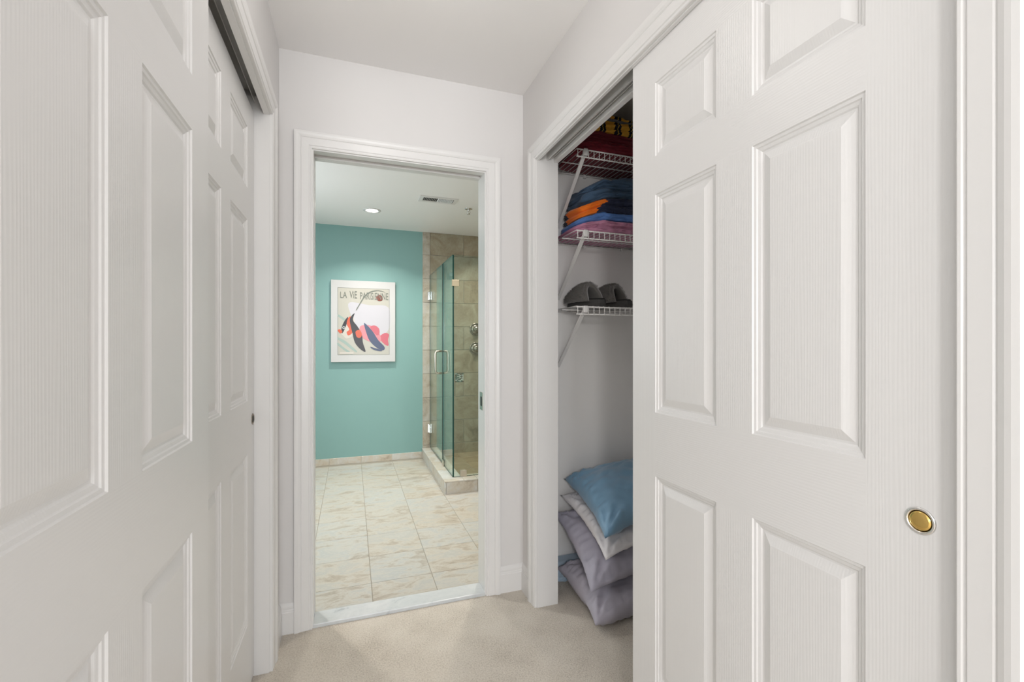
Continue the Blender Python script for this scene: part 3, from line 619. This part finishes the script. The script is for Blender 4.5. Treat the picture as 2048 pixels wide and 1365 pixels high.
# ------------------------------------------------------------------ folded clothes: stacked between level surfaces
def nz(x, y, s, seed): return noise.noise(Vector((x * s + seed * 7.3, y * s - seed * 3.1, seed * 1.7)))
def garment(name, x0, x1, y0, y1, lower, upper, folds, mats, label, seed, bulge=0.012, rot=0.0, zone=None, wob=0.006, ribs=0):
    nx, ny, nzs = 90, 30, max(12, folds * 9)
    V, F, FM = [], [], []
    cxm, cym = (x0 + x1) / 2, (y0 + y1) / 2
    def P(u, v, t):                        # u,v in -1..1, t in 0..1
        e = 5.0; k = (abs(u) ** e + abs(v) ** e) ** (1 / e); m_ = max(abs(u), abs(v)) or 1
        uu, vv = u * m_ / k if k else u, v * m_ / k if k else v
        fr = (t * folds) % 1.0 if t < 1 else 1.0
        lobe = math.sqrt(max(0, 1 - (2 * fr - 1) ** 2)) * bulge
        ri = max(abs(u), abs(v)) ** 8
        x = cxm + uu * ((x1 - x0) / 2) + (math.copysign(lobe, u) * ri if abs(u) > 0.9 else 0)
        y = cym + vv * ((y1 - y0) / 2) + (math.copysign(lobe, v) * ri if abs(v) > 0.9 else 0)
        wv = nz(x, t * 3 + y * 0.3, 9, seed) * wob * 2 * ri
        y += wv * (1 if v < 0 else 0); x += nz(y, t * 3, 9, seed + 5) * wob * 2 * ri * (1 if u < 0 else 0)
        xr_ = cxm + (x - cxm) * math.cos(rot) - (y - cym) * math.sin(rot); yr_ = min(cym + (x - cxm) * math.sin(rot) + (y - cym) * math.cos(rot), 2.160)
        zl_, zu_ = lower(xr_, yr_), upper(xr_, yr_)
        if ri > 0.2 and v < 0:                                    # wrinkles and ribs on the front folds
            yr_ += (nz(xr_ * 2.2 + t * 1.2, t * 2.0, 11, seed + 3) * 0.013 + nz(xr_ * 5, t * 5, 14, seed + 8) * 0.005) * ri
            if ribs: yr_ += (0.004 * abs(math.sin(xr_ * ribs)) ** 0.5) * ri * min(1, 4 * t * (1 - t))
        return (xr_, yr_, zl_ + (zu_ - zl_) * t)
    idx = {}
    def vid(i, j, k):
        key = (i, j, k)
        if key not in idx:
            idx[key] = len(V); V.append(P(-1 + 2 * i / nx, -1 + 2 * j / ny, k / nzs))
        return idx[key]
    def put(q, c):
        F.append(tuple(vid(*a) for a in q)); FM.append(zone(*c) if zone else 0)
    for i in range(nx):
        for j in range(ny):
            put([(i, j, 0), (i + 1, j, 0), (i + 1, j + 1, 0), (i, j + 1, 0)], (i / nx, j / ny, 0.0)); put([(i, j, nzs), (i + 1, j, nzs), (i + 1, j + 1, nzs), (i, j + 1, nzs)], (i / nx, j / ny, 1.0))
    for k in range(nzs):
        for i in range(nx):
            for j in (0, ny): put([(i, j, k), (i + 1, j, k), (i + 1, j, k + 1), (i, j, k + 1)], (i / nx, j / ny, (k + .5) / nzs))
        for j in range(ny):
            for i in (0, nx): put([(i, j, k), (i, j + 1, k), (i, j + 1, k + 1), (i, j, k + 1)], (i / nx, j / ny, (k + .5) / nzs))
    return mesh(name, V, F, mats, smooth=True, fm=FM, label=label, cat='bed sheet' if name == 'folded_sheet' else 'clothes', group=None if name == 'folded_sheet' else 'folded clothes in the closet')
flat = lambda z: (lambda x, y: z)
def level(z, amp, sc, seed, sx=0.0, sy=0.0, left=0.0):
    return lambda x, y: z + amp * nz(x, y, sc, seed) + sx * (x - 1.2) + sy * (y - 2.0) - left * max(0, 1.12 - x) ** 1.0
A0 = flat(Z1 + 0.0021); A1 = level(Z1 + 0.050, 0.008, 7, 1); A2 = level(Z1 + 0.098, 0.010, 7, 2); A3 = level(Z1 + 0.150, 0.012, 8, 3); A4 = level(Z1 + 0.19, 0.014, 8, 4)
garment('folded_sweater', 1.000, 1.470, 1.880, 2.145, A0, A1, 2, 'maroon', 'maroon folded sweater lying directly on the top wire shelf', 1)
garment('folded_sweater', 1.010, 1.480, 1.890, 2.145, A1, A2, 3, 'maroon2', 'dark maroon folded sweater under the yellow and navy striped one', 2)
garment('folded_shirt', 1.030, 1.470, 1.885, 2.140, A2, A3, 2, 'stripes', 'yellow and navy striped folded shirt on the maroon sweaters', 3, 0.014)
garment('folded_shirt', 1.050, 1.460, 1.900, 2.140, A3, A4, 3, ['stripes', 'grey_knit'], 'topmost yellow, navy and grey folded shirt on the top shelf', 4, 0.014, zone=lambda u, v, t: 1 if 0.33 < t < 0.68 else 0)
B0 = flat(Z2 + 0.0021); B1 = level(Z2 + 0.060, 0.010, 6, 5, 0.0, 0.0, 0.25); B2 = level(Z2 + 0.100, 0.010, 6, 6, 0, 0, 0.30); B3 = level(Z2 + 0.172, 0.012, 7, 7, 0.05, 0, 0.28); B4 = (lambda x, y: max(B3(x, y) + 0.022, Z2 + 0.252 + 0.030 * nz(x, y, 8, 8) - 0.5 * max(0, 1.13 - x) + 0.012 * math.sin((x * 0.8 + y) * 34 + 2 * nz(x, y, 5, 3)) - 1.2 * max(0, x - 1.33) ** 1.5))
garment('folded_pullover', 1.005, 1.440, 1.885, 2.145, B0, B1, 2, 'mauve', 'mauve pink folded pullover lying on the middle wire shelf', 5, 0.016, ribs=70)
garment('folded_shirt', 1.020, 1.450, 1.890, 2.145, B1, B2, 1, 'blue', 'mid blue folded shirt on top of the mauve one', 6, 0.016)
garment('folded_jacket', 1.035, 1.450, 1.885, 2.140, B2, B3, 2, ['navy', 'orange'], 'navy folded jacket with a bright orange lining showing', 7, 0.018, zone=lambda u, v, t: 1 if v < 0.7 and u < 0.10 + 0.20 * t - 0.05 * abs(math.sin(t * 9)) and (t > 0.45 or u < 0.10) else 0)
jeans = garment('folded_jeans', 1.060, 1.460, 1.895, 2.140, B3, B4, 2, 'slate', 'crumpled slate blue denim heaped at the top of the middle shelf pile', 8, 0.02, wob=0.012)

# twisted leg of the jeans slumping over the front of the pile
def roll(name, pts, r0, r1, mat, parent, seed):
    P_ = smoothpts3(pts, 8); V, F = [], []; n = 20; k = len(P_)
    for i, p in enumerate(P_):
        t_ = (P_[min(i + 1, k - 1)] - P_[max(i - 1, 0)]).normalized(); u = t_.cross(Vector((0, 0, 1))).normalized(); w_ = u.cross(t_)
        f_ = i / (k - 1); rr = (r0 + (r1 - r0) * f_) * (min(1, 0.35 + 3 * f_, 0.35 + 3 * (1 - f_)))
        for j in range(n):
            a = 2 * PI * j / n; q = rr * (1 + 0.22 * math.sin(3 * a + f_ * 9 + seed) + 0.15 * noise.noise(Vector((f_ * 6, a * 2, seed))))
            V.append(p + u * math.cos(a) * q + w_ * math.sin(a) * q * 0.75)
    for i in range(k - 1):
        for j in range(n): F.append((i * n + j, i * n + (j + 1) % n, (i + 1) * n + (j + 1) % n, (i + 1) * n + j))
    F += [tuple(range(n)), tuple((k - 1) * n + j for j in range(n))]
    return mesh(name, V, F, mat, parent, smooth=True)
def smoothpts3(pts, k):
    P_ = [Vector(p) for p in pts]; P_ = [2 * P_[0] - P_[1]] + P_ + [2 * P_[-1] - P_[-2]]; out = []
    for i in range(1, len(P_) - 2):
        for j in range(k):
            t = j / k; a, b_, c, d = P_[i - 1:i + 3]
            out.append(0.5 * (2 * b_ + (c - a) * t + (2 * a - 5 * b_ + 4 * c - d) * t * t + (3 * b_ - a - 3 * c + d) * t ** 3))
    return out + [P_[-2]]
roll('jeans_leg', [(1.052, 1.990, 1.895), (1.066, 1.930, 1.908), (1.120, 1.900, 1.932), (1.190, 1.915, 1.958)], 0.024, 0.027, 'slate', jeans, 2)
roll('jeans_leg', [(1.120, 1.925, 1.960), (1.220, 1.900, 1.985), (1.330, 1.905, 1.985), (1.430, 1.930, 1.970)], 0.026, 0.034, 'slate', jeans, 5)
# ------------------------------------------------------------------ slippers
def slipper(name, loc, rot, label, seed):
    root = empty(name, loc, label, 'slipper', 'pair of grey fuzzy slippers'); root.rotation_euler = (0, 0, rot)
    base = Vector(loc)
    # local x: toe at -0.12, heel at +0.12
    def half(x): t = (x + 0.12) / 0.24; return 0.047 * (max(0, 1 - abs(2 * t - 1) ** 3.2)) ** 0.5 * (1.06 - 0.18 * t)
    def prism(nm, k, z0, z1, mat, par):
        V, F = [], []; n = 24; ol = []
        for i in range(n + 1): x = -0.12 + 0.24 * i / n; ol.append((x * k, -half(x) * k))
        for i in range(n - 1, 0, -1): x = -0.12 + 0.24 * i / n; ol.append((x * k, half(x) * k))
        m_ = len(ol)
        for z in (z0, z0 + (z1 - z0) * 0.5, z1): V += [base + Vector((x * (1.02 if z not in (z0, z1) else 1), y * (1.02 if z not in (z0, z1) else 1), z)) for x, y in ol]
        for r_ in range(2):
            for i in range(m_): F.append((r_ * m_ + i, r_ * m_ + (i + 1) % m_, r_ * m_ + m_ + (i + 1) % m_, r_ * m_ + m_ + i))
        F += [tuple(range(m_)), tuple(range(2 * m_, 3 * m_))]
        return mesh(nm, V, F, mat, par)
    prism('sole', 1.0, 0.0, 0.036, 'sole', root); prism('footbed', 0.93, 0.036, 0.043, 'sock', root)
    # fur upper: thick arched shell open toward the heel
    V, F = [], []; ns, nt = 26, 22
    def shell(s, t, off):
        x = -0.121 + s * 0.150; a = PI * t
        w_ = (half(max(-0.1195, min(0.119, x))) + 0.006 + off) ; h = (0.024 + 0.062 * math.sin(min(1, s * 1.25) * PI / 2) + off)
        q = Vector((x - off * (1 - s) + 0.016 * s * s * (1 - math.sin(a)) * 2, -math.cos(a) * w_, 0.030 + math.sin(a) ** 0.8 * h if math.sin(a) > 0 else 0.030))
        return q
    for lay_, off in ((0, 0.008), (1, -0.010)):
        for i in range(ns + 1):
            for j in range(nt + 1):
                q = shell(i / ns, j / nt, off); d = noise.noise(q * 60 + Vector((seed, 0, 0))) * 0.004 if lay_ == 0 else 0
                V.append(base + q + Vector((0, 0, d)))
    n1 = (ns + 1) * (nt + 1)
    for i in range(ns):
        for j in range(nt):
            a = i * (nt + 1) + j; F.append((a, a + 1, a + nt + 2, a + nt + 1)); F.append((n1 + a, n1 + a + 1, n1 + a + nt + 2, n1 + a + nt + 1))
    for j in range(nt): a = ns * (nt + 1) + j; F.append((a, a + 1, n1 + a + 1, n1 + a))
    for i in range(ns):
        for j in (0, nt): a = i * (nt + 1) + j; F.append((a, a + nt + 1, n1 + a + nt + 1, n1 + a))
    mats = ['fur']
    up = mesh('upper', V, F, mats, root, smooth=True)
    rnd = random.Random(seed); V, F = [], []
    for k in range(5200):
        s, t = rnd.random() ** 0.8, rnd.random(); p = shell(s, t, 0.007); p2 = shell(s, t, 0.02)
        dr = (p2 - p).normalized() + Vector((rnd.uniform(-.6, .6), rnd.uniform(-.6, .6), rnd.uniform(-.6, .4))) * 0.8
        if s > 0.9: dr += Vector((0.8, 0, 0))
        tip = p + dr.normalized() * rnd.uniform(.006, .014); sd_ = dr.orthogonal().normalized() * 0.0008
        n = len(V); V += [base + p + sd_, base + p - sd_, base + tip]; F.append((n, n + 1, n + 2))
    mesh('fur', V, F, 'fur', up, kind='stuff')
slipper('slipper', (1.098, 2.005, Z3 + 0.0021), math.radians(-74), 'grey fuzzy slipper in front, nearer the door jamb', 3)
slipper('slipper', (1.243, 2.010, Z3 + 0.0021), math.radians(-68), 'grey fuzzy slipper behind, farther from the door jamb', 4)

# ------------------------------------------------------------------ pillows
stack = []
def pillow(c00, c10, c11, c01, tu, td, mat, label, seed, floor=None):
    C = [Vector(c) for c in (c00, c10, c11, c01)]; n = 44; V, F = [], []
    nrm = (C[1] - C[0]).cross(C[3] - C[0]).normalized()
    if nrm.z < 0: nrm = -nrm
    mid = (C[0] + C[1] + C[2] + C[3]) / 4
    def P(i, j, side):
        s, t = i / n * 2 - 1, j / n * 2 - 1
        a, b_ = (s + 1) / 2, (t + 1) / 2
        p = C[0] * (1 - a) * (1 - b_) + C[1] * a * (1 - b_) + C[2] * a * b_ + C[3] * (1 - a) * b_
        # sides bow inwards between the pointed corners
        pin = 0.055
        d = mid - p; p = p + (C[1] - C[0]) * (-s * pin * (1 - t * t) * abs(s) ** 3) + (C[3] - C[0]) * (-t * pin * (1 - s * s) * abs(t) ** 3)
        prof = max(0, (1 - s * s) * (1 - t * t)) ** 0.42
        edge = 1 - prof
        wr = noise.noise(Vector((s * 2.2, t * 2.2, seed))) * 0.010 + noise.noise(Vector((s * 5, t * 5, seed + 9))) * 0.008 - abs(noise.noise(Vector((s * 3 + t * 2, t * 6 - s, seed + 4)))) * 0.010
        ang = math.atan2(t - math.copysign(1, t), s - math.copysign(1, s)); rc = math.hypot(1 - abs(s), 1 - abs(t))
        wr += math.sin(ang * 11 + seed) * 0.009 * math.exp(-((rc - 0.35) / 0.25) ** 2)
        along = s if abs(t) > abs(s) else t
        wr += math.sin(along * 38 + 3 * noise.noise(Vector((along * 3, seed, 0)))) * 0.0035 * math.exp(-((max(abs(s), abs(t)) - 0.86) / 0.10) ** 2)
        th_ = prof * (tu if side else td) + wr * min(1, prof * 3)
        q = p + nrm * (th_ if side else -th_)
        if floor is not None: q.z = max(q.z, floor)
        q.x = min(q.x, 1.512); q.y = min(q.y, 2.160)
        return q
    idx = {}
    def vid(i, j, sd_):
        if i in (0, n) or j in (0, n): sd_ = 1
        k = (i, j, sd_)
        if k not in idx: idx[k] = len(V); V.append(P(i, j, sd_))
        return idx[k]
    for sd_ in (0, 1):
        for i in range(n):
            for j in range(n): F.append((vid(i, j, sd_), vid(i + 1, j, sd_), vid(i + 1, j + 1, sd_), vid(i, j + 1, sd_)))
    # each pillow rests on the one below instead of sinking into it
    if stack:
        for k, q in enumerate(V):
            hit = stack[-1].ray_cast(Vector((q.x, q.y, 2.0)), Vector((0, 0, -1)))[0]
            if hit is not None and q.z < hit.z + 0.001: q.z = hit.z + 0.001
        for (i, j, sd_), k in idx.items():
            if sd_ == 1 and (i, j, 0) in idx: V[k].z = max(V[k].z, V[idx[(i, j, 0)]].z + 0.004)
    stack.append(BVHTree.FromPolygons(V, F))
    return mesh('pillow', V, F, mat, smooth=True, label=label, cat='pillow', group='pillows stacked on the closet floor')
pillow((.945, 1.650, .050), (1.48, 1.68, .070), (1.50, 2.09, .090), (.960, 2.065, .095), .085, .09, 'p_lav2', 'lavender grey pillow at the bottom of the stack on the carpet', 1, 0.002)
pillow((.930, 1.660, .180), (1.48, 1.70, .225), (1.50, 2.13, .330), (.955, 2.10, .360), .075, .075, 'p_lav', 'lavender grey pillow second from the bottom of the stack', 2)
pillow((1.000, 1.660, .305), (1.50, 1.70, .370), (1.50, 2.13, .450), (1.000, 2.10, .440), .050, .055, 'p_white', 'pale grey white pillow just under the blue one', 3)
pillow((.997, 1.660, .396), (1.50, 1.70, .470), (1.50, 2.12, .560), (1.015, 2.09, .525), .120, .045, 'p_blue', 'shiny blue pillow on top of the stack', 4)

garment('folded_sheet', .925, 1.40, 2.095, 2.155, flat(0.002), level(0.105, 0.006, 8, 11), 3, fabric('light_blue_cotton', srgb(178, 198, 216), 0.75), 'light blue folded sheet tucked behind the bottom pillow', 11, 0.006, wob=0.003)
